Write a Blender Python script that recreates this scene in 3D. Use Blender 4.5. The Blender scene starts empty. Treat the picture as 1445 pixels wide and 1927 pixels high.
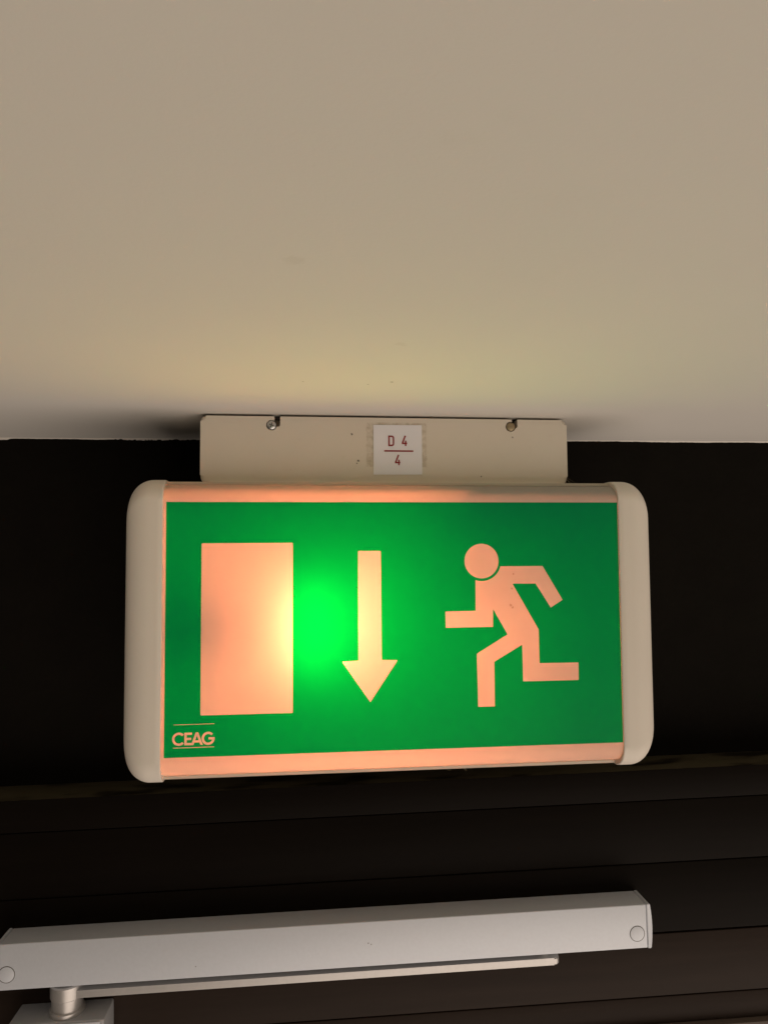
import bpy, bmesh, math, random
from mathutils import Vector, Matrix
from mathutils.geometry import delaunay_2d_cdt

random.seed(11)
S = bpy.context.scene
COL = S.collection
ZB = 2.30                      # height of the sign's centre above the floor (m)

# ------------------------------------------------------------------ camera
cam_d = bpy.data.cameras.new('camera')
cam = bpy.data.objects.new('camera', cam_d)
COL.objects.link(cam)
cam_d.sensor_fit = 'VERTICAL'
cam_d.sensor_height = 24.0
cam_d.lens = 24.0 * 1448.0 / 1927.0
cam_d.clip_start = 0.01
cam_d.clip_end = 50.0
R_ = Vector((0.99389, -0.11017, -0.00688)).normalized()
F_ = Vector((0.11039, 0.99205, 0.06039)).normalized()
U_ = R_.cross(F_).normalized()
cam.matrix_world = Matrix(((R_.x, U_.x, -F_.x, -0.0749),
                           (R_.y, U_.y, -F_.y, -0.5709),
                           (R_.z, U_.z, -F_.z, 0.0493 + ZB),
                           (0, 0, 0, 1)))
S.camera = cam

# ------------------------------------------------------------------ world, light, exposure
w = bpy.data.worlds.new('World'); S.world = w; w.use_nodes = True
bg = w.node_tree.nodes['Background']
bg.inputs['Color'].default_value = (1.0, 0.82, 0.64, 1)
bg.inputs['Strength'].default_value = 0.018

def area(name, loc, target, size, power, color):
    d = bpy.data.lights.new(name, 'AREA'); d.shape = 'DISK'; d.size = size
    d.energy = power; d.color = color
    o = bpy.data.objects.new(name, d); COL.objects.link(o)
    o.location = loc
    o.rotation_euler = (Vector(target) - Vector(loc)).to_track_quat('-Z', 'Y').to_euler()
    return o
area('corridor_light', (0.95, -1.45, ZB - 1.9), (0.05, -0.1, ZB), 3.6, 62.0, (1.0, 0.835, 0.705))

S.view_settings.view_transform = 'Standard'
S.view_settings.look = 'None'
S.view_settings.exposure = 0.0
S.view_settings.gamma = 1.0
S.view_settings.use_curve_mapping = False
S.cycles.sample_clamp_indirect = 60.0
S.cycles.diffuse_bounces = 7
S.cycles.max_bounces = 14

# ------------------------------------------------------------------ materials
def mat(name):
    m = bpy.data.materials.new(name); m.use_nodes = True
    nt = m.node_tree
    return m, nt, nt.nodes['Principled BSDF'], nt.nodes['Material Output']

def nd(nt, kind, **kw):
    n = nt.nodes.new(kind)
    for k, v in kw.items():
        if k in n.inputs: n.inputs[k].default_value = v
        else: setattr(n, k, v)
    return n

def mixc(nt, fac, a, b):
    m = nt.nodes.new('ShaderNodeMix'); m.data_type = 'RGBA'
    for sock, v in ((m.inputs[0], fac), (m.inputs[6], a), (m.inputs[7], b)):
        if hasattr(v, 'links'): nt.links.new(v, sock)
        else: sock.default_value = v
    return m.outputs[2]

def math_(nt, op, a, b=None):
    m = nt.nodes.new('ShaderNodeMath'); m.operation = op
    for sock, v in zip(m.inputs, (a, b)):
        if v is None: continue
        if hasattr(v, 'links'): nt.links.new(v, sock)
        else: sock.default_value = v
    return m.outputs[0]

def noise(nt, scale, detail=4, vec=None, rough=0.55):
    n = nd(nt, 'ShaderNodeTexNoise', Scale=scale, Detail=detail, Roughness=rough)
    if vec is None:
        tc = nt.nodes.new('ShaderNodeTexCoord'); vec = tc.outputs['Object']
    nt.links.new(vec, n.inputs['Vector'])
    return n.outputs['Fac']

def ramp(nt, fac, lo, hi, a=0.0, b=1.0):
    r = nt.nodes.new('ShaderNodeMapRange')
    r.interpolation_type = 'SMOOTHSTEP'
    nt.links.new(fac, r.inputs[0])
    for i, v in zip((1, 2, 3, 4), (lo, hi, a, b)): r.inputs[i].default_value = v
    return r.outputs[0]

def spots(nt, pts):
    """1 inside any of the small marks (x, y, z, radius) given in object space"""
    tc = nt.nodes.new('ShaderNodeTexCoord'); acc = None
    wob = nd(nt, 'ShaderNodeTexNoise', Scale=900.0, Detail=2.0)
    nt.links.new(tc.outputs['Object'], wob.inputs['Vector'])
    for x, y, z, r in pts:
        d = nt.nodes.new('ShaderNodeVectorMath'); d.operation = 'DISTANCE'
        nt.links.new(tc.outputs['Object'], d.inputs[0]); d.inputs[1].default_value = (x, y, z)
        q = math_(nt, 'DIVIDE', d.outputs['Value'], r)
        q = math_(nt, 'ADD', q, math_(nt, 'MULTIPLY', math_(nt, 'SUBTRACT', wob.outputs['Fac'], 0.5), 1.6))
        s = ramp(nt, q, 0.55, 1.15, 1.0, 0.0)
        acc = s if acc is None else math_(nt, 'MAXIMUM', acc, s)
    return acc

def bump(nt, bsdf, fac, strength, dist):
    b = nd(nt, 'ShaderNodeBump', Strength=strength, Distance=dist)
    nt.links.new(fac, b.inputs['Height']); nt.links.new(b.outputs[0], bsdf.inputs['Normal'])

def c4(r, g, b): return (r, g, b, 1.0)

def plain(name, col, rough=0.5, var=0.12, scale=40, metallic=0.0, spec=0.5, marks=None, bmp=None):
    m, nt, b, o = mat(name)
    f = noise(nt, scale, 5)
    c = mixc(nt, f, c4(*[v * (1 - var) for v in col]), c4(*[v * (1 + var) for v in col]))
    if marks: c = mixc(nt, math_(nt, 'MULTIPLY', spots(nt, marks), 0.85), c, c4(0.05, 0.035, 0.02))
    nt.links.new(c, b.inputs['Base Color'])
    b.inputs['Roughness'].default_value = rough
    b.inputs['Metallic'].default_value = metallic
    b.inputs['Specular IOR Level'].default_value = spec
    if bmp: bump(nt, b, noise(nt, bmp[0], 3), bmp[1], bmp[2])
    return m

CZ = 0.1625                    # ceiling, relative to the sign's centre
M = {}
def ceiling_mat():
    m, nt, b, o = mat('ceiling_paint')
    f1 = noise(nt, 5, 3); f2 = noise(nt, 60, 5)
    c = mixc(nt, f1, c4(0.625, 0.607, 0.572), c4(0.67, 0.655, 0.61))
    c = mixc(nt, math_(nt, 'MULTIPLY', f2, 0.35), c, c4(0.635, 0.62, 0.58))
    c = mixc(nt, ramp(nt, noise(nt, 14, 6, rough=0.7), 0.60, 0.78, 0.0, 0.25), c, c4(0.59, 0.565, 0.50))
    mk = spots(nt, [(-0.0153, -0.0858, CZ + ZB, 0.0013), (-0.072, -0.0826, CZ + ZB, 0.0007), (-0.030, -0.078, CZ + ZB, 0.0006)])
    c = mixc(nt, math_(nt, 'MULTIPLY', mk, 0.7), c, c4(0.12, 0.09, 0.05))
    mk2 = spots(nt, [(-0.0762, -0.2832, CZ + ZB, 0.0045), (-0.0215, -0.1739, CZ + ZB, 0.003), (-0.0195, -0.171, CZ + ZB, 0.002)])
    c = mixc(nt, math_(nt, 'MULTIPLY', mk2, 0.09), c, c4(0.30, 0.25, 0.18))
    nt.links.new(c, b.inputs['Base Color'])
    b.inputs['Roughness'].default_value = 0.85
    b.inputs['Specular IOR Level'].default_value = 0.15
    bump(nt, b, noise(nt, 520, 5), 0.09, 0.0006)
    return m
M['ceiling'] = ceiling_mat()
M['wall'] = plain('black_wall_paint', (0.006, 0.0050, 0.0036), 0.75, 0.3, 30, spec=0.06, bmp=(160, 0.25, 0.002))
M['caulk'] = plain('caulk', (0.72, 0.69, 0.63), 0.8, 0.08, 300)

def board_mat(name, col, spec, painted_sheen=0.0):
    m, nt, b, o = mat(name)
    tc = nt.nodes.new('ShaderNodeTexCoord')
    mp = nd(nt, 'ShaderNodeMapping'); mp.inputs['Scale'].default_value = (2.0, 40.0, 40.0)
    nt.links.new(tc.outputs['Object'], mp.inputs['Vector'])
    f = noise(nt, 3.0, 6, mp.outputs[0], 0.65)
    c = mixc(nt, f, c4(*[v * 0.7 for v in col]), c4(*[v * 1.3 for v in col]))
    if painted_sheen:       # reflected ceiling light painted as paler colour on upward faces, in uneven patches
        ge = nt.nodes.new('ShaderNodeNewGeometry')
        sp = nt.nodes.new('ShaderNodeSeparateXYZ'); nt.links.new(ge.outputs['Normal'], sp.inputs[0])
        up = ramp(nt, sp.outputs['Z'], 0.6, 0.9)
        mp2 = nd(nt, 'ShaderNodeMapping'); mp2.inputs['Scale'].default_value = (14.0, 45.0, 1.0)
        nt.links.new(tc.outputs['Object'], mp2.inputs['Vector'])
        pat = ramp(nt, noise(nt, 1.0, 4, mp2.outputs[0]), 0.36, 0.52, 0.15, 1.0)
        c = mixc(nt, math_(nt, 'MULTIPLY', math_(nt, 'MULTIPLY', up, pat), painted_sheen), c, c4(0.17, 0.145, 0.085))
    nt.links.new(c, b.inputs['Base Color'])
    b.inputs['Roughness'].default_value = 0.48
    b.inputs['Specular IOR Level'].default_value = spec
    bump(nt, b, noise(nt, 260, 4), 0.12, 0.0006)
    return m
M['frame'] = board_mat('frame_paint', (0.0062, 0.0046, 0.0034), 0.04)
M['ledge'] = board_mat('frame_painted_sheen', (0.0062, 0.0046, 0.0034), 0.04, 0.36)
M['door'] = board_mat('door_wood', (0.024, 0.0165, 0.0125), 0.08)
M['bead'] = board_mat('bead_wood', (0.11, 0.085, 0.07), 0.3)

def cream_mat(name, col, marks, tape=False):
    m, nt, b, o = mat(name)
    tc = nt.nodes.new('ShaderNodeTexCoord')
    f = noise(nt, 18, 5)
    c = mixc(nt, f, c4(*[v * 0.95 for v in col]), c4(*[v * 1.05 for v in col]))
    g = ramp(nt, noise(nt, 120, 6, rough=0.7), 0.58, 0.80, 0.0, 0.18)
    c = mixc(nt, g, c, c4(col[0] * 0.7, col[1] * 0.64, col[2] * 0.52))
    if tape:   # glue left by an older, wider label
        sp = nt.nodes.new('ShaderNodeSeparateXYZ'); nt.links.new(tc.outputs['Object'], sp.inputs[0])
        wx = math_(nt, 'ADD', sp.outputs['X'], math_(nt, 'MULTIPLY', math_(nt, 'SUBTRACT', noise(nt, 260, 4), 0.5), 0.004))
        dx = math_(nt, 'ABSOLUTE', math_(nt, 'SUBTRACT', wx, 0.0023))
        dz = math_(nt, 'ABSOLUTE', math_(nt, 'SUBTRACT', sp.outputs['Z'], 0.1392 + ZB))
        inx = ramp(nt, dx, 0.0235, 0.0245, 1, 0)
        inz = ramp(nt, dz, 0.0172, 0.0182, 1, 0)
        k = math_(nt, 'MULTIPLY', inx, inz)
        pat = ramp(nt, noise(nt, 240, 6, rough=0.75), 0.38, 0.66, 0.08, 0.55)
        k = math_(nt, 'MULTIPLY', k, pat)
        c = mixc(nt, k, c, c4(0.36, 0.29, 0.185))
    if marks:
        c = mixc(nt, math_(nt, 'MULTIPLY', spots(nt, marks), 0.85), c, c4(0.04, 0.028, 0.015))
    nt.links.new(c, b.inputs['Base Color'])
    b.inputs['Roughness'].default_value = 0.5
    b.inputs['Specular IOR Level'].default_value = 0.3
    bump(nt, b, noise(nt, 500, 3), 0.06, 0.0005)
    return m
BY = 0.030                     # front of the ceiling mount
M['mount'] = cream_mat('mount_cream', (0.70, 0.645, 0.54),
    [(-0.0331, BY, 0.1474 + ZB, 0.0009), (-0.0281, BY, 0.1263 + ZB, 0.0010), (0.0966, BY, 0.1462 + ZB, 0.0007),
     (-0.0292, BY, 0.1243 + ZB, 0.0006), (0.0703, BY, 0.1142 + ZB, 0.0006)], True)
M['cap'] = cream_mat('cap_cream', (0.72, 0.675, 0.595),
    [(-0.1888, 0.006, -0.1004 + ZB, 0.0016), (-0.185, 0.0, -0.0869 + ZB, 0.0009), (-0.1875, 0.0, 0.041 + ZB, 0.0006)])
M['housing'] = plain('housing_cream', (0.60, 0.55, 0.45), 0.5, 0.06, 30, spec=0.3)

def lit_sheet(name, refl, trans, k_tr=0.12, k_rf=0.0, dirt=None):
    """opal plastic: reflects the room's light a little and lets the lamp behind shine through"""
    m, nt, b, o = mat(name); nt.nodes.remove(b)
    df = nd(nt, 'ShaderNodeBsdfDiffuse'); tr = nd(nt, 'ShaderNodeBsdfTranslucent')
    rf = nd(nt, 'ShaderNodeBsdfRefraction', Roughness=1.0, IOR=2.2)
    f = noise(nt, 70, 5)
    cr = mixc(nt, f, c4(*[v * 0.95 for v in refl]), c4(*[min(1, v * 1.05) for v in refl]))
    if dirt: cr = mixc(nt, math_(nt, 'MULTIPLY', spots(nt, dirt), 0.5), cr, c4(0.2, 0.12, 0.06))
    nt.links.new(cr, df.inputs['Color'])
    ct = mixc(nt, f, c4(*[v * 0.97 for v in trans]), c4(*[min(1, v * 1.03) for v in trans]))
    if dirt: ct = mixc(nt, math_(nt, 'MULTIPLY', spots(nt, dirt), 0.45), ct, c4(0.3, 0.15, 0.06))
    nt.links.new(ct, tr.inputs['Color']); nt.links.new(ct, rf.inputs['Color'])
    m1 = nt.nodes.new('ShaderNodeMixShader'); m1.inputs[0].default_value = k_rf
    nt.links.new(tr.outputs[0], m1.inputs[1]); nt.links.new(rf.outputs[0], m1.inputs[2])
    m2 = nt.nodes.new('ShaderNodeMixShader'); m2.inputs[0].default_value = k_tr
    nt.links.new(df.outputs[0], m2.inputs[1]); nt.links.new(m1.outputs[0], m2.inputs[2])
    gl = nd(nt, 'ShaderNodeBsdfGlossy', Roughness=0.35)
    m3 = nt.nodes.new('ShaderNodeMixShader'); m3.inputs[0].default_value = 0.008
    nt.links.new(m2.outputs[0], m3.inputs[1]); nt.links.new(gl.outputs[0], m3.inputs[2])
    nt.links.new(m3.outputs[0], o.inputs['Surface'])
    return m
M['opal'] = lit_sheet('opal_plastic', (0.42, 0.395, 0.35), (0.92, 0.86, 0.78),
                      dirt=[(0.0845, 0, 0.0135 + ZB, 0.0011), (0.0858, 0, 0.0118 + ZB, 0.0010), (0.0855, 0, 0.026 + ZB, 0.0008), (0.0868, 0, 0.037 + ZB, 0.0008)])
M['green'] = lit_sheet('green_film', (0.0, 0.19, 0.078), (0.0, 0.72, 0.085))
M['white_interior'] = plain('interior_white', (0.93, 0.92, 0.90), 0.6, 0.03, 30)
def bulb_mat(name, power):
    m, nt, b, o = mat(name); nt.nodes.remove(b)
    e = nd(nt, 'ShaderNodeEmission', Strength=power); e.inputs['Color'].default_value = c4(1.0, 0.255, 0.10)
    nt.links.new(e.outputs[0], o.inputs['Surface'])
    return m
M['bulb'] = bulb_mat('bulb_glow', 245.0)
M['added_tube'] = bulb_mat('added_tube_glow', 115.0)
M['added_fill'] = bulb_mat('added_fill_glow', 82.0)
M['holder'] = plain('lamp_holder', (0.30, 0.27, 0.23), 0.6)
M['plate'] = plain('ceiling_plate', (0.05, 0.04, 0.035), 0.7)
M['zinc'] = plain('zinc_screw', (0.55, 0.56, 0.55), 0.35, 0.2, 900, metallic=0.85)
M['brass'] = plain('tarnished_screw', (0.34, 0.27, 0.16), 0.5, 0.3, 900, metallic=0.6)
M['recess'] = plain('screw_recess', (0.10, 0.10, 0.09), 0.6, metallic=0.4)
M['label'] = plain('label_white', (0.80, 0.81, 0.84), 0.45, 0.03, 60)
M['red'] = plain('red_ink', (0.26, 0.006, 0.010), 0.5, 0.1, 300)
M['silver'] = plain('silver_paint', (0.645, 0.685, 0.745), 0.47, 0.05, 350, metallic=0.15, bmp=(900, 0.08, 0.0003),
    marks=[(0.030, -0.0278, 0.0185, 0.0006), (0.0325, -0.0278, 0.0175, 0.0005), (-0.11, -0.0278, 0.009, 0.0005)])
M['body'] = plain('closer_body_paint', (0.36, 0.37, 0.385), 0.5, 0.05, 200, metallic=0.15)
M['steel'] = plain('steel_arm', (0.56, 0.545, 0.53), 0.38, 0.08, 200, metallic=0.55)
M['dark_seam'] = plain('dark_seam', (0.09, 0.08, 0.07), 0.7)
M['web'] = plain('web_dust', (0.20, 0.165, 0.11), 0.9)

# ------------------------------------------------------------------ mesh helpers
def link(name, bm, m, parent=None, smooth=False, world=None):
    bmesh.ops.recalc_face_normals(bm, faces=bm.faces[:]) if smooth is not None else None
    me = bpy.data.meshes.new(name); bm.to_mesh(me); bm.free()
    if smooth:
        for p in me.polygons: p.use_smooth = True
        try: me.set_sharp_from_angle(angle=math.radians(35))
        except Exception: pass
    o = bpy.data.objects.new(name, me); COL.objects.link(o)
    if m: me.materials.append(m)
    if parent: o.parent = parent
    if world is not None: o.matrix_world = world
    return o

def empty(name, mw, label, cat):
    e = bpy.data.objects.new(name, None); COL.objects.link(e); e.empty_display_size = 0.05
    e.matrix_world = mw; e['label'] = label; e['category'] = cat
    return e

def box_bm(x0, x1, y0, y1, z0, z1, bev=0.0, seg=2, bm=None):
    bm = bm or bmesh.new()
    g = bmesh.ops.create_cube(bm, size=1.0)
    for v in g['verts']:
        v.co = Vector((x0 + (v.co.x + .5) * (x1 - x0), y0 + (v.co.y + .5) * (y1 - y0), z0 + (v.co.z + .5) * (z1 - z0)))
    if bev:
        es = list({e for v in g['verts'] for e in v.link_edges})
        bmesh.ops.bevel(bm, geom=es, offset=bev, segments=seg, affect='EDGES', profile=0.5)
    return bm

def lathe_bm(prof, n=32, axis='Z', c=(0, 0, 0)):
    """prof: list of (radius, height); closed at both ends"""
    bm = bmesh.new(); rings = []
    for r, h in prof:
        ring = []
        for i in range(n):
            a = 2 * math.pi * i / n
            x, y, z = r * math.cos(a), r * math.sin(a), h
            if axis == 'Y': x, y, z = x, h, y
            if axis == 'X': x, y, z = h, x, y
            ring.append(bm.verts.new((x + c[0], y + c[1], z + c[2])))
        rings.append(ring)
    for a, b in zip(rings, rings[1:]):
        for i in range(n): bm.faces.new((a[i], a[(i + 1) % n], b[(i + 1) % n], b[i]))
    bm.faces.new(rings[0]); bm.faces.new(rings[-1])
    return bm

def round_poly(pts, r, seg=4):
    out = []; n = len(pts)
    for i in range(n):
        p = Vector(pts[i]); a = Vector(pts[i - 1]) - p; b = Vector(pts[(i + 1) % n]) - p
        rr = r[i] if isinstance(r, (list, tuple)) else r
        ang = a.angle(b, math.pi)
        if rr <= 0 or ang > math.radians(172): out.append(p); continue
        d = min(rr / math.tan(ang / 2), a.length * .45, b.length * .45)
        A = p + a.normalized() * d; B = p + b.normalized() * d
        for k in range(seg + 1):
            t = k / seg
            out.append(A * (1 - t) ** 2 + p * 2 * t * (1 - t) + B * t ** 2)
    return [(q[0], q[1]) for q in out]

def prism_bm(poly, y0, y1, bev=0.0, seg=3):
    """poly in xz, extruded from y0 (front) to y1; front outline rounded by bev"""
    bm = bmesh.new()
    f = [bm.verts.new((x, y0, z)) for x, z in poly]; b = [bm.verts.new((x, y1, z)) for x, z in poly]
    ff = bm.faces.new(f); bm.faces.new(b[::-1]); n = len(poly)
    for i in range(n): bm.faces.new((f[i], b[i], b[(i + 1) % n], f[(i + 1) % n]))
    if bev: bmesh.ops.bevel(bm, geom=list(ff.edges), offset=bev, segments=seg, affect='EDGES', profile=0.5, clamp_overlap=True)
    return bm

def stroke_bm(lines, wd, y):
    """flat lettering strokes in the xz plane"""
    bm = bmesh.new()
    for k, (pl, closed) in enumerate(lines):
        yy = y - k * 0.00004; n = len(pl); L = []; Rr = []
        P = [Vector(p) for p in pl]
        for i in range(n):
            if closed: a, b = P[i - 1], P[(i + 1) % n]
            else: a, b = P[max(i - 1, 0)], P[min(i + 1, n - 1)]
            d1 = (P[i] - a).normalized() if (P[i] - a).length > 1e-9 else (b - P[i]).normalized()
            d2 = (b - P[i]).normalized() if (b - P[i]).length > 1e-9 else d1
            n1 = Vector((-d1.y, d1.x)); n2 = Vector((-d2.y, d2.x)); m = (n1 + n2).normalized()
            s = wd / 2 / max(0.45, m.dot(n1))
            L.append(bm.verts.new((P[i].x + m.x * s, yy, P[i].y + m.y * s)))
            Rr.append(bm.verts.new((P[i].x - m.x * s, yy, P[i].y - m.y * s)))
        for i in range(n if closed else n - 1):
            j = (i + 1) % n; bm.faces.new((L[i], L[j], Rr[j], Rr[i]))
    return bm

I4 = Matrix.Identity(4)

# ------------------------------------------------------------------ setting: ceiling and wall
bm = box_bm(-2.0, 2.0, -3.0, 0.6, CZ + ZB, CZ + ZB + 0.06)
o = link('ceiling', bm, M['ceiling']); o['kind'] = 'structure'
o['label'] = 'off white painted ceiling above the exit sign'

WALL = Matrix.Translation((0, 0.1539, ZB)) @ Matrix.Rotation(-0.034785, 4, 'Z')
TILT = WALL @ Matrix.Rotation(-0.019, 4, 'Y')          # the old door frame hangs a touch out of level
wall = link('wall', box_bm(-1.3, 1.3, 0.0, 0.12, -0.27, CZ), M['wall'], world=WALL)
wall['kind'] = 'structure'; wall['label'] = 'black painted wall above the door frame'

# ragged bead of ceiling paint along the top of the wall
bm = bmesh.new(); N = 900; prev = None
rnd = random.Random(4); drift = 0.0
for i in range(N + 1):
    u = -0.62 + 1.24 * i / N
    drift = drift * 0.86 + rnd.uniform(-1, 1) * 0.00014
    h = 0.0011 + drift + 0.0004 * math.sin(u * 23)
    if -0.245 < u < -0.165: h += rnd.choice((0, 0, -0.0007, 0.0005))
    if u < -0.337: h += 0.0014 * min(1, (-0.337 - u) / 0.004)
    h = max(0.0003, h)
    t = 0.0012
    q = [bm.verts.new((u, 0.001, CZ)), bm.verts.new((u, -t, CZ)), bm.verts.new((u, -t * .7, CZ - h * .7)), bm.verts.new((u, 0.001, CZ - h))]
    if prev:
        for k in range(4): bm.faces.new((prev[k], prev[(k + 1) % 4], q[(k + 1) % 4], q[k]))
    else: bm.faces.new(q)
    prev = q
bm.faces.new(prev[::-1])
link('caulk_bead', bm, M['caulk'], wall)

# ------------------------------------------------------------------ door frame
frame = empty('door_frame', TILT @ Matrix.Translation((0, 0, -0.2872)),
              'black painted door frame head of three horizontal boards with ceiling light painted onto the top ledge', 'door frame')
def in_frame(bm, dz=0.2872):
    bmesh.ops.translate(bm, verts=bm.verts[:], vec=(0, 0, dz)); return bm
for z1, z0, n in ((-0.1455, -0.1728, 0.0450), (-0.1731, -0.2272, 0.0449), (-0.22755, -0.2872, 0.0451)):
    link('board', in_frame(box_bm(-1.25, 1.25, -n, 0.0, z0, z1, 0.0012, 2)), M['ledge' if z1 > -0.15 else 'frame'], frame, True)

# ------------------------------------------------------------------ door
door = empty('door', TILT @ Matrix.Translation((0, 0, -2.26)),
             'dark brown wooden door below the black frame with horizontal grooves', 'door')
for z1, z0, n, m in ((-0.2893, -0.3425, 0.0432, 'door'), (-0.3434, -0.3662, 0.0428, 'door'),
                     (-0.3668, -0.3830, 0.0490, 'bead'), (-0.3836, -2.20, 0.0424, 'door')):
    link('board' if m == 'door' else 'glazing_bead', in_frame(box_bm(-1.2, 1.2, -n, -0.004, z0, z1, 0.0009, 2), 2.26), M[m], door, True)

# ------------------------------------------------------------------ door closer
DC = (0, 0.0, -0.2855)
closer = empty('door_closer', TILT @ Matrix.Translation((-0.0504, -0.045, -0.2855)),
               'silver door closer with a long slide rail, thin arm and spindle on the door frame', 'door closer')
def cl(name, bm, m, parent=None, smooth=True):
    bmesh.ops.translate(bm, verts=bm.verts[:], vec=(0.045, 0.045, 0.2855))
    return link(name, bm, M[m], parent or closer, smooth)
rail = cl('slide_rail', box_bm(-0.3085, 0.2215, -0.0728, -0.0452, -0.2855, -0.2497, 0.0008, 3), 'silver')
for s, x0, x1 in ((1, 0.2217, 0.2262), (-1, -0.3130, -0.3087)):
    bm = bmesh.new()     # end cap with a softly bowed outer face
    prof = []
    for k in range(9):
        t = k / 8; z = -0.2859 + t * (0.2859 - 0.2494); bow = 0.0014 * (1 - (2 * t - 1) ** 2)
        prof.append((z, bow))
    rows = []
    for z, bow in prof:
        xo = (x1 - 0.0014 + bow) if s > 0 else (x0 + 0.0014 - bow)
        xi = x0 if s > 0 else x1
        rows.append([bm.verts.new((xi, -0.0731, z)), bm.verts.new((xo, -0.0731, z)), bm.verts.new((xo, -0.0450, z)), bm.verts.new((xi, -0.0450, z))])
    for a, b in zip(rows, rows[1:]):
        for k in range(4): bm.faces.new((a[k], a[(k + 1) % 4], b[(k + 1) % 4], b[k]))
    bm.faces.new(rows[0]); bm.faces.new(rows[-1])
    bmesh.ops.recalc_face_normals(bm, faces=bm.faces[:])
    bmesh.ops.bevel(bm, geom=[e for e in bm.edges if e.calc_face_angle(0) > 0.8], offset=0.0005, segments=2, affect='EDGES')
    cl('end_cap', bm, 'silver')
for u, z in ((0.2128, -0.2733), (-0.3030, -0.2733)):
    pl = cl('screw_plug', lathe_bm([(0.0060, 0.001), (0.0060, -0.00022), (0.0057, -0.00030)], 40, 'Y', (u, -0.0728, z)), 'silver')
    cl('plug_seam', lathe_bm([(0.00655, 0.001), (0.00655, -0.00008)], 40, 'Y', (u, -0.0728, z)), 'dark_seam', pl)
# arm: flat bar from the spindle to a rounded tip below the rail
poly = [(-0.258, -0.0665), (0.1475, -0.0655), (0.1475, -0.0480), (-0.258, -0.0480)]
poly = round_poly(poly, [0.002, 0.005, 0.005, 0.002], 6)
bm = bmesh.new()
lo = [bm.verts.new((x, y, -0.2983)) for x, y in poly]; hi = [bm.verts.new((x, y, -0.2925)) for x, y in poly]
bm.faces.new(lo); bm.faces.new(hi[::-1]); n = len(poly)
for i in range(n): bm.faces.new((lo[i], lo[(i + 1) % n], hi[(i + 1) % n], hi[i]))
bmesh.ops.bevel(bm, geom=[e for e in bm.edges if abs(e.verts[0].co.z - e.verts[1].co.z) < 1e-6], offset=0.0009, segments=2, affect='EDGES')
arm = cl('arm', bm, 'steel')
cl('arm_hub', lathe_bm([(0.0120, -0.2885), (0.0131, -0.2895), (0.0131, -0.2990), (0.0122, -0.2998)], 48, 'Z', (-0.2608, -0.0578, 0)), 'steel', arm)
cl('slide_pin', lathe_bm([(0.004, -0.2930), (0.004, -0.2850)], 20, 'Z', (0.136, -0.0565, 0)), 'steel', arm)
cl('spindle', lathe_bm([(0.0122, -0.2996), (0.0122, -0.3085), (0.0139, -0.3090), (0.0139, -0.3118), (0.0130, -0.3126)], 48, 'Z', (-0.2608, -0.0578, 0)), 'steel')
body = cl('closer_body', box_bm(-0.3020, -0.2275, -0.0735, -0.0435, -0.375, -0.3120, 0.0012, 3), 'body')
cl('cover_plate', box_bm(-0.2995, -0.2305, -0.0746, -0.0732, -0.373, -0.3136, 0.0005, 2), 'silver', body)

# ------------------------------------------------------------------ exit sign
sign = empty('exit_sign', Matrix.Translation((0, 0.05, ZB + CZ)),
             'lit green emergency exit sign with running figure, hung from the ceiling mount', 'exit sign')
SO = Vector((0, -0.05, -CZ))
SW = Matrix.Translation((0, 0, ZB))
def sg(name, bm, m, parent=None, smooth=True):
    bmesh.ops.translate(bm, verts=bm.verts[:], vec=(0, 0, ZB))
    o = link(name, bm, M[m], None, smooth)
    o.parent = parent or sign
    # mesh data stay in world coordinates so that marks in the materials sit where they should
    o.matrix_parent_inverse = Matrix.Translation((0, 0.05, ZB + CZ)).inverted()
    return o
def sg_sub(name, bm, m, parent, smooth=True):
    bmesh.ops.translate(bm, verts=bm.verts[:], vec=(0, 0, ZB))
    o = link(name, bm, M[m], None, smooth); o.parent = parent
    return o

# --- ceiling mount: rounded cover with two open keyhole slots
mount_poly = round_poly([(-0.1500, 0.1072), (0.1418, 0.1072), (0.1418, 0.1607), (-0.1500, 0.1607)], [0.0075, 0.0075, 0.0042, 0.0042], 6)
mount = sg('ceiling_mount', prism_bm(mount_poly, BY, 0.088, 0.0040, 5), 'mount')
for sx, sz, x0, x1 in ((-0.0957, 0.1538, -0.0935, -0.0890), (0.0952, 0.1548, 0.0962, 0.1008)):
    r = 0.0041; pts = []
    for k in range(28):
        a = 2 * math.pi * k / 28; pts.append((sx + r * math.cos(a), sz + r * math.sin(a)))
    for poly in (pts, round_poly([(x0, sz - 0.0012), (x1, sz - 0.0012), (x1, 0.17), (x0, 0.17)], [0.0006, 0.003, 0, 0], 5)):
        cbm = prism_bm(poly, BY - 0.01, BY + 0.014)
        bmesh.ops.translate(cbm, verts=cbm.verts[:], vec=(0, 0, ZB))
        co = link('cutter', cbm, None)
        md = mount.modifiers.new('cut', 'BOOLEAN'); md.operation = 'DIFFERENCE'; md.object = co; md.solver = 'EXACT'
        bpy.context.view_layer.update()
        ev = mount.evaluated_get(bpy.context.evaluated_depsgraph_get())
        nm = bpy.data.meshes.new_from_object(ev); mount.modifiers.clear()
        mount.data = nm; bpy.data.objects.remove(co)
mount.data.name = 'ceiling_mount'
sg('ceiling_plate', box_bm(-0.138, 0.130, 0.040, 0.080, 0.1600, CZ), 'plate')
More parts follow.
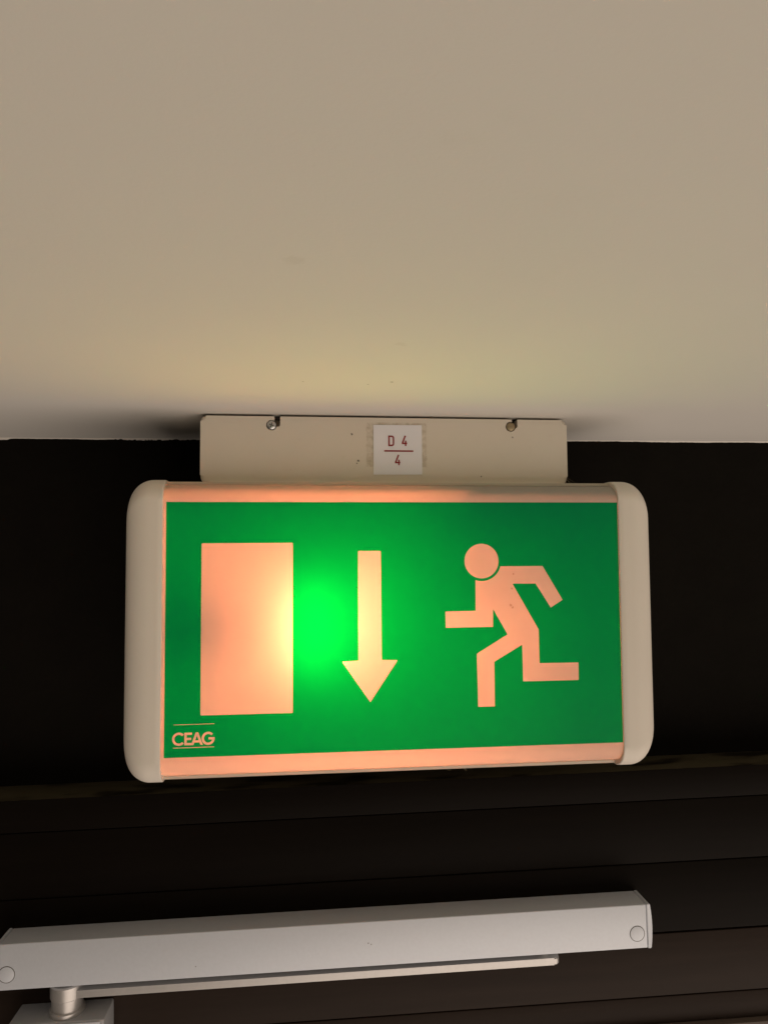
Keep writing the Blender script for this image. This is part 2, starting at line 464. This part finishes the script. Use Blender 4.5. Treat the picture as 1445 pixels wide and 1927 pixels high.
for sx, sz, m in ((-0.0957, 0.1538, 'zinc'), (0.0952, 0.1548, 'brass')):
    s = sg('screw', lathe_bm([(0.0020, BY + 0.016), (0.0020, BY + 0.001), (0.0035, BY + 0.0008), (0.0034, BY - 0.0004), (0.0025, BY - 0.0010), (0.0012, BY - 0.0012)], 28, 'Y', (sx, 0, sz)), m)
    if m == 'zinc':
        a = 0.35
        for q in (0, math.pi / 2):
            bm = box_bm(-0.0019, 0.0019, BY - 0.00125 - q * .00002, BY - 0.0007, -0.0004, 0.0004)
            bmesh.ops.rotate(bm, verts=bm.verts[:], cent=(0, 0, 0), matrix=Matrix.Rotation(a + q, 3, 'Y'))
            bmesh.ops.translate(bm, verts=bm.verts[:], vec=(sx, 0, sz))
            sg_sub('screw_slot', bm, 'recess', s)
# --- number label
lab = sg('number_label', prism_bm([(-0.0161, 0.1154), (0.0226, 0.1156), (0.0226, 0.1551), (-0.0161, 0.1549)], BY - 0.0006, BY), 'label', smooth=False)
LY = BY - 0.0008
def four(x, z, h=0.0083):
    return [([(x + 0.0029, z + h), (x + 0.0006, z + h * 0.30), (x + 0.0006, z + h * 0.255), (x + 0.0042, z + h * 0.255)], False),
            ([(x + 0.0031, z + h * 0.52), (x + 0.0031, z)], False)]
Dp = round_poly([(-0.0038, 0.1386), (-0.0002, 0.1386), (-0.0002, 0.1459), (-0.0038, 0.1459)], [0.0, 0.0016, 0.0016, 0.0], 5)
for nm, ls in (('letter', [(Dp, True)]), ('digit', four(0.0064, 0.1382)), ('digit', four(0.0009, 0.1229)),
               ('dividing_line', [([(-0.0076, 0.1342), (0.0156, 0.1342)], False)])):
    sg_sub(nm, stroke_bm(ls, 0.00118, LY), 'red', lab, None)

# --- legend: green film and the light pieces let into it, cut from one sheet
HW, HH = 0.1700, 0.0914
shapes = []          # (name, [polygons], material)
rr = 0.0006
shapes.append(('door_symbol', [round_poly([(-0.1447, -0.0622), (-0.0790, -0.0622), (-0.0790, 0.0613), (-0.1447, 0.0613)], rr, 3)]))
shapes.append(('arrow_symbol', [round_poly([(-0.0309, 0.0550), (-0.0140, 0.0550), (-0.0138, -0.0255), (-0.0019, -0.0258), (-0.0224, -0.0561), (-0.0432, -0.0261), (-0.0310, -0.0257)], rr * .7, 3)]))
hc = (0.0624, 0.0469)
shapes.append(('figure_head', [[(hc[0] + 0.0131 * math.cos(2 * math.pi * k / 64), hc[1] + 0.0131 * math.sin(2 * math.pi * k / 64)) for k in range(64)]]))
bp = [(0.1097, 0.0429), (0.1249, 0.0170), (0.1155, 0.0112), (0.1039, 0.0296), (0.0861, 0.0296), (0.1058, -0.0052), (0.1060, -0.0304), (0.1364, -0.0305), (0.1363, -0.0437), (0.0930, -0.0438), (0.0927, -0.0163), (0.0711, -0.0286), (0.0710, -0.0617), (0.0583, -0.0617), (0.0578, -0.0224), (0.0815, -0.0084), (0.0707, 0.0109), (0.0705, -0.0026), (0.0344, -0.0027), (0.0343, 0.0094), (0.0574, 0.0096), (0.0575, 0.0326)]
a0 = math.atan2(0.0326 - hc[1], 0.0575 - hc[0]); a1 = math.atan2(0.0429 - hc[1], 0.0768 - hc[0])
arc = [(hc[0] + 0.0151 * math.cos(a0 + (a1 - a0) * k / 20), hc[1] + 0.0151 * math.sin(a0 + (a1 - a0) * k / 20)) for k in range(1, 21)]
rb = round_poly(bp + [arc[-1]], [rr * .6] * len(bp) + [0.0], 3)
shapes.append(('figure_body', [rb[:-1] + arc[::-1][:0] + [rb[-1]] if False else rb[:-1] + arc]))
# maker's lettering
def ring_arc(cx, cz, Rx, Rz, wd, d0, d1, n=26):
    A = [math.radians(d0 + (d1 - d0) * k / n) for k in range(n + 1)]
    return ([(cx + Rx * math.cos(a), cz + Rz * math.sin(a)) for a in A], [(cx + (Rx - wd) * math.cos(a), cz + (Rz - wd) * math.sin(a)) for a in A][::-1])
b0, h = -0.0829, 0.0089; cz = b0 + h / 2; st = 0.00165
oa, ia = ring_arc(-0.15965, cz, 0.0047, 0.0047, st, 42, 318)
shapes.append(('letter', [oa + ia]))
e0, e1 = -0.1558, -0.1505
shapes.append(('letter', [[(e0, b0), (e1, b0), (e1, b0 + st), (e0 + st, b0 + st), (e0 + st, cz - st / 2), (e1 - .0005, cz - st / 2), (e1 - .0005, cz + st / 2), (e0 + st, cz + st / 2), (e0 + st, b0 + h - st), (e1, b0 + h - st), (e1, b0 + h), (e0, b0 + h)]]))
ax = -0.1470
shapes.append(('letter', [[(ax - .0042, b0), (ax - .0024, b0), (ax - .00175, b0 + .0018), (ax + .00175, b0 + .0018), (ax + .0024, b0), (ax + .0042, b0), (ax + .0009, b0 + h), (ax - .0009, b0 + h)],
                          [(ax - .0012, b0 + .0033), (ax + .0012, b0 + .0033), (ax, b0 + .0066)]]))
gx = -0.1391
oa, ia = ring_arc(gx, cz, 0.0046, 0.0047, st, 42, 349)
ri = 0.0046 - st
shapes.append(('letter', [oa + [(gx + .0046, cz + st * .45), (gx + .0002, cz + st * .45), (gx + .0002, cz - st * .55), (gx + ri - .0003, cz - st * .55)] + ia[2:]]))
shapes.append(('rule_line', [[(-0.1634, -0.06845), (-0.1348, -0.06845), (-0.1348, -0.06810), (-0.1634, -0.06810)]]))
shapes.append(('rule_line', [[(-0.1637, -0.08480), (-0.1348, -0.08480), (-0.1348, -0.08435), (-0.1637, -0.08435)]]))

V = []; Ed = []
def loop(p):
    b = len(V); V.extend(Vector(q) for q in p); n = len(p)
    Ed.extend((b + i, b + (i + 1) % n) for i in range(n))
loop([(-HW, -HH), (HW, -HH), (HW, HH), (-HW, HH)])
for nme, polys in shapes:
    for p in polys: loop(p)
vo, eo, fo, _, _, _ = delaunay_2d_cdt(V, Ed, [], 0, 1e-7)
def inside(x, z, poly):
    r = False; j = len(poly) - 1
    for i in range(len(poly)):
        xi, zi = poly[i]; xj, zj = poly[j]
        if (zi > z) != (zj > z) and x < (xj - xi) * (z - zi) / (zj - zi) + xi: r = not r
        j = i
    return r
tri = {}
for f in fo:
    cx_ = sum(vo[i].x for i in f) / 3; cz_ = sum(vo[i].y for i in f) / 3; hit = -1
    for k, (nme, polys) in enumerate(shapes):
        if sum(inside(cx_, cz_, p) for p in polys) % 2: hit = k; break
    tri.setdefault(hit, []).append(f)
def sheet(fs):
    bm = bmesh.new(); vm = {}
    for f in fs:
        q = []
        for i in f:
            if i not in vm: vm[i] = bm.verts.new((vo[i].x, 0.0, vo[i].y))
            q.append(vm[i])
        try: bm.faces.new(q)
        except ValueError: pass
    for f in bm.faces:
        f.normal_update()
        if f.normal.y > 0: f.normal_flip()
    return bm
legend = sg('legend_panel', sheet(tri[-1]), 'green', None, None)
legend['label'] = 'green legend panel'
for k, (nme, polys) in enumerate(shapes):
    if k in tri: sg_sub(nme, sheet(tri[k]), 'opal', legend, None)

# --- opal diffuser round the legend: curved strips above and below, thin strips beside it
XL, XR = -0.1730, 0.1712
def dprof(t, s):        # t 0..1 along the curve, s = +1 top / -1 bottom ; returns (y, z)
    a = t * math.pi / 2
    return 0.0175 * (1 - math.cos(a)), s * (HH + (0.0140 if s > 0 else 0.0165) * math.sin(a))
bm = bmesh.new()
for s in (1, -1):
    prev = None
    for k in range(25):
        y, z = dprof(k / 24, s)
        q = (bm.verts.new((XL, y, z)), bm.verts.new((XR, y, z)))
        if prev: bm.faces.new((prev[0], prev[1], q[1], q[0]))
        prev = q
    y, z = prev[0].co.y, prev[0].co.z
    q = (bm.verts.new((XL, y + 0.006, z)), bm.verts.new((XR, y + 0.006, z)))
    bm.faces.new((prev[0], prev[1], q[1], q[0]))
for a, b in ((XL, -HW), (HW, XR)):
    bm.faces.new([bm.verts.new(p) for p in ((a, 0, -HH), (b, 0, -HH), (b, 0, HH), (a, 0, HH))])
sg('diffuser', bm, 'opal', None, False)

# --- housing: open tray behind the diffuser, its rim showing as a thin lip
ZT, ZL = 0.1078, -0.1108
bm = bmesh.new()
outer = [(0.0165, ZT), (0.078, ZT), (0.090, ZT - 0.012), (0.090, ZL + 0.012), (0.078, ZL), (0.0165, ZL)]
inner = [(0.0165, ZL + 0.0022), (0.077, ZL + 0.0022), (0.0875, ZL + 0.013), (0.0875, ZT - 0.013), (0.077, ZT - 0.0022), (0.0165, ZT - 0.0022)]
ring = outer + inner
A = [bm.verts.new((XL, y, z)) for y, z in ring]; B = [bm.verts.new((XR, y, z)) for y, z in ring]
n = len(ring)
for i in range(n): bm.faces.new((A[i], A[(i + 1) % n], B[(i + 1) % n], B[i]))
for vs in (A, B):
    for i in range(5):
        bm.faces.new((vs[i], vs[i + 1], vs[n - 2 - i], vs[n - 1 - i]))
sg('housing', bm, 'housing', None, False)

# --- end caps: the sign's profile, a little larger, rounded off towards the ends
def cap(s, xi, xo):
    bm = bmesh.new(); r = 0.0185; ry = 0.0105; rows = []
    zt, zb, yf, yb = 0.1090, -0.1122, -0.0014, 0.0915
    xs = [xi, xi + s * 0.0006] + [xi + s * (abs(xo - xi) - r) * t for t in (0.5, 1.0)] + [xo - s * r * (1 - math.sin(math.pi / 2 * k / 14)) for k in range(1, 15)]
    for j, x in enumerate(xs):
        d = max(0.0, 1 - abs(xo - x) / r); ins = r * (1 - math.sqrt(max(0, 1 - d * d)))
        iy = ry * (1 - math.sqrt(max(0, 1 - d * d))) ; 
        if j == 0: ins += 0.0004; iy += 0.0004
        t0, t1, f0, f1 = zt - ins, zb + ins, yf + iy, yb - iy * .6
        pr = []
        for k in range(11):
            a = math.pi / 2 * k / 10; pr.append((f0 + 0.0190 * (1 - math.sin(a)), t0 - 0.0160 * (1 - math.cos(a))))
        for k in range(11):
            a = math.pi / 2 * k / 10; pr.append((f0 + 0.0190 * (1 - math.cos(a)), t1 + 0.0185 * (1 - math.sin(a))))
        pr += [(f1 - 0.006, t1), (f1, t1 + 0.006), (f1, t0 - 0.006), (f1 - 0.006, t0)]
        rows.append([bm.verts.new((x, y, z)) for y, z in pr])
    n = len(rows[0])
    for a, b in zip(rows, rows[1:]):
        for k in range(n): bm.faces.new((a[k], a[(k + 1) % n], b[(k + 1) % n], b[k]))
    bm.faces.new(rows[0]); bm.faces.new(rows[-1])
    return bm
sg('end_cap', cap(-1, -0.1724, -0.1997), 'cap')
sg('end_cap', cap(1, 0.1704, 0.1984), 'cap')

# --- inside: white reflector tray, the lit lamp, its holder, an added weak fill lamp and the gear box
bm = bmesh.new()
tray = [(0.0230, 0.1050), (0.070, 0.1050), (0.0868, 0.088), (0.0868, -0.090), (0.070, -0.1075), (0.0230, -0.1075)]
A = [bm.verts.new((XL + 0.0006, y, z)) for y, z in tray]; B = [bm.verts.new((XR - 0.0008, y, z)) for y, z in tray]
for i in range(5): bm.faces.new((A[i], A[i + 1], B[i + 1], B[i]))
bm.faces.new(A); bm.faces.new(B)
sg('reflector_tray', bm, 'white_interior', None, False)
LX, LZ, LYd = -0.0640, 0.0, 0.0275
prof = [(0.0012, -0.0190), (0.0045, -0.0165), (0.0060, -0.012), (0.0062, 0.0), (0.0060, 0.012), (0.0045, 0.0165), (0.0012, 0.0190)]
prof_long = [(r, h * 1.75) for r, h in prof]
sg('bulb', lathe_bm(prof_long, 24, 'Z', (LX, LYd, LZ)), 'bulb')
# second tube, added further back to broaden the green glow
sg('bulb', lathe_bm([(r * 1.15, h * 1.1) for r, h in prof_long], 24, 'Z', (-0.0300, 0.050, 0.004)), 'added_tube')
sg('lamp_holder', lathe_bm([(0.014, -0.040), (0.0165, -0.036), (0.0165, 0.022), (0.0115, 0.0300)], 28, 'X', (LX - 0.0560, LYd + 0.004, LZ)), 'holder')
sg('bulb', lathe_bm(prof, 24, 'X', (0.072, 0.066, -0.012)), 'added_fill')  # unseen dim lamp added to fill the figure side
sg('lamp_holder', lathe_bm([(0.006, -0.016), (0.007, -0.014), (0.007, 0.014), (0.004, 0.0165)], 28, 'X', (0.072, 0.052, 0.003)), 'holder')
sg('gear_box', box_bm(0.030, 0.168, 0.0240, 0.0850, 0.060, 0.1030, 0.002), 'holder')
sg('baffle', box_bm(-0.1700, 0.1690, 0.0070, 0.0235, 0.0930, 0.0945), 'holder')  # unseen strip added to shade the top of the diffuser
sg('added_shade_strip', box_bm(0.0480, 0.1690, 0.0040, 0.0238, 0.0905, 0.0925), 'holder')  # unseen strip added to keep lamp light off the top right

# --- unseen area lights added at the panel face for the ceiling glow: warm by the door symbol, greener towards the figure
for px, pz, sw, sh, pw, colr in ((-0.082, -0.004, 0.13, 0.14, 0.17, (1.0, 0.63, 0.16)), (0.045, -0.004, 0.13, 0.14, 0.085, (0.55, 0.80, 0.16))):
    ld = bpy.data.lights.new('added_glow_light', 'AREA'); ld.shape = 'RECTANGLE'; ld.size = sw; ld.size_y = sh
    ld.energy = pw; ld.color = colr
    lo_ = bpy.data.objects.new('added_glow_light', ld); COL.objects.link(lo_); lo_.parent = sign
    lo_.location = (px, -0.0520, pz - CZ); lo_.rotation_euler = (math.radians(-90), 0, 0)

# ------------------------------------------------------------------ cobweb and lint
def strand(bm, a, b, sag, r=0.00016, n=10):
    a = Vector(a); b = Vector(b); prev = None
    for k in range(n + 1):
        t = k / n; p = a.lerp(b, t) + Vector((0, 0, -sag * 4 * t * (1 - t)))
        q = [bm.verts.new(p + Vector((math.cos(x) * r, math.sin(x) * r * .6, math.sin(x) * r))) for x in (0, 2.1, 4.2)]
        if prev:
            for i in range(3): bm.faces.new((prev[i], prev[(i + 1) % 3], q[(i + 1) % 3], q[i]))
        prev = q
rw = random.Random(3); bm = bmesh.new()
for k in range(16):
    strand(bm, (0.1412, 0.034 + rw.random() * 0.02, ZB + 0.1085 + rw.random() * 0.012),
           (0.1440 + rw.random() * 0.010, 0.030 + rw.random() * 0.02, ZB + 0.1076), rw.uniform(-0.001, 0.002), rw.uniform(0.00010, 0.00022))
cw = link('cobweb', bm, M['web'])
cw['label'] = 'small dusty cobweb between the mount corner and the top of the green sign'; cw['category'] = 'cobweb'
bm = bmesh.new()
for k in range(9):
    x = rw.choice((0.036, 0.052)) + rw.uniform(-0.006, 0.006)
    strand(bm, (x, 0.020, ZB - 0.1104), (x + rw.uniform(-0.004, 0.004), 0.018 + rw.random() * 0.004, ZB - 0.1112 - rw.random() * 0.002), rw.uniform(0, 0.002), 0.00012)
o = link('lint', bm, M['web']); o.parent = sign
o.matrix_parent_inverse = Matrix.Translation((0, 0.05, ZB + CZ)).inverted()
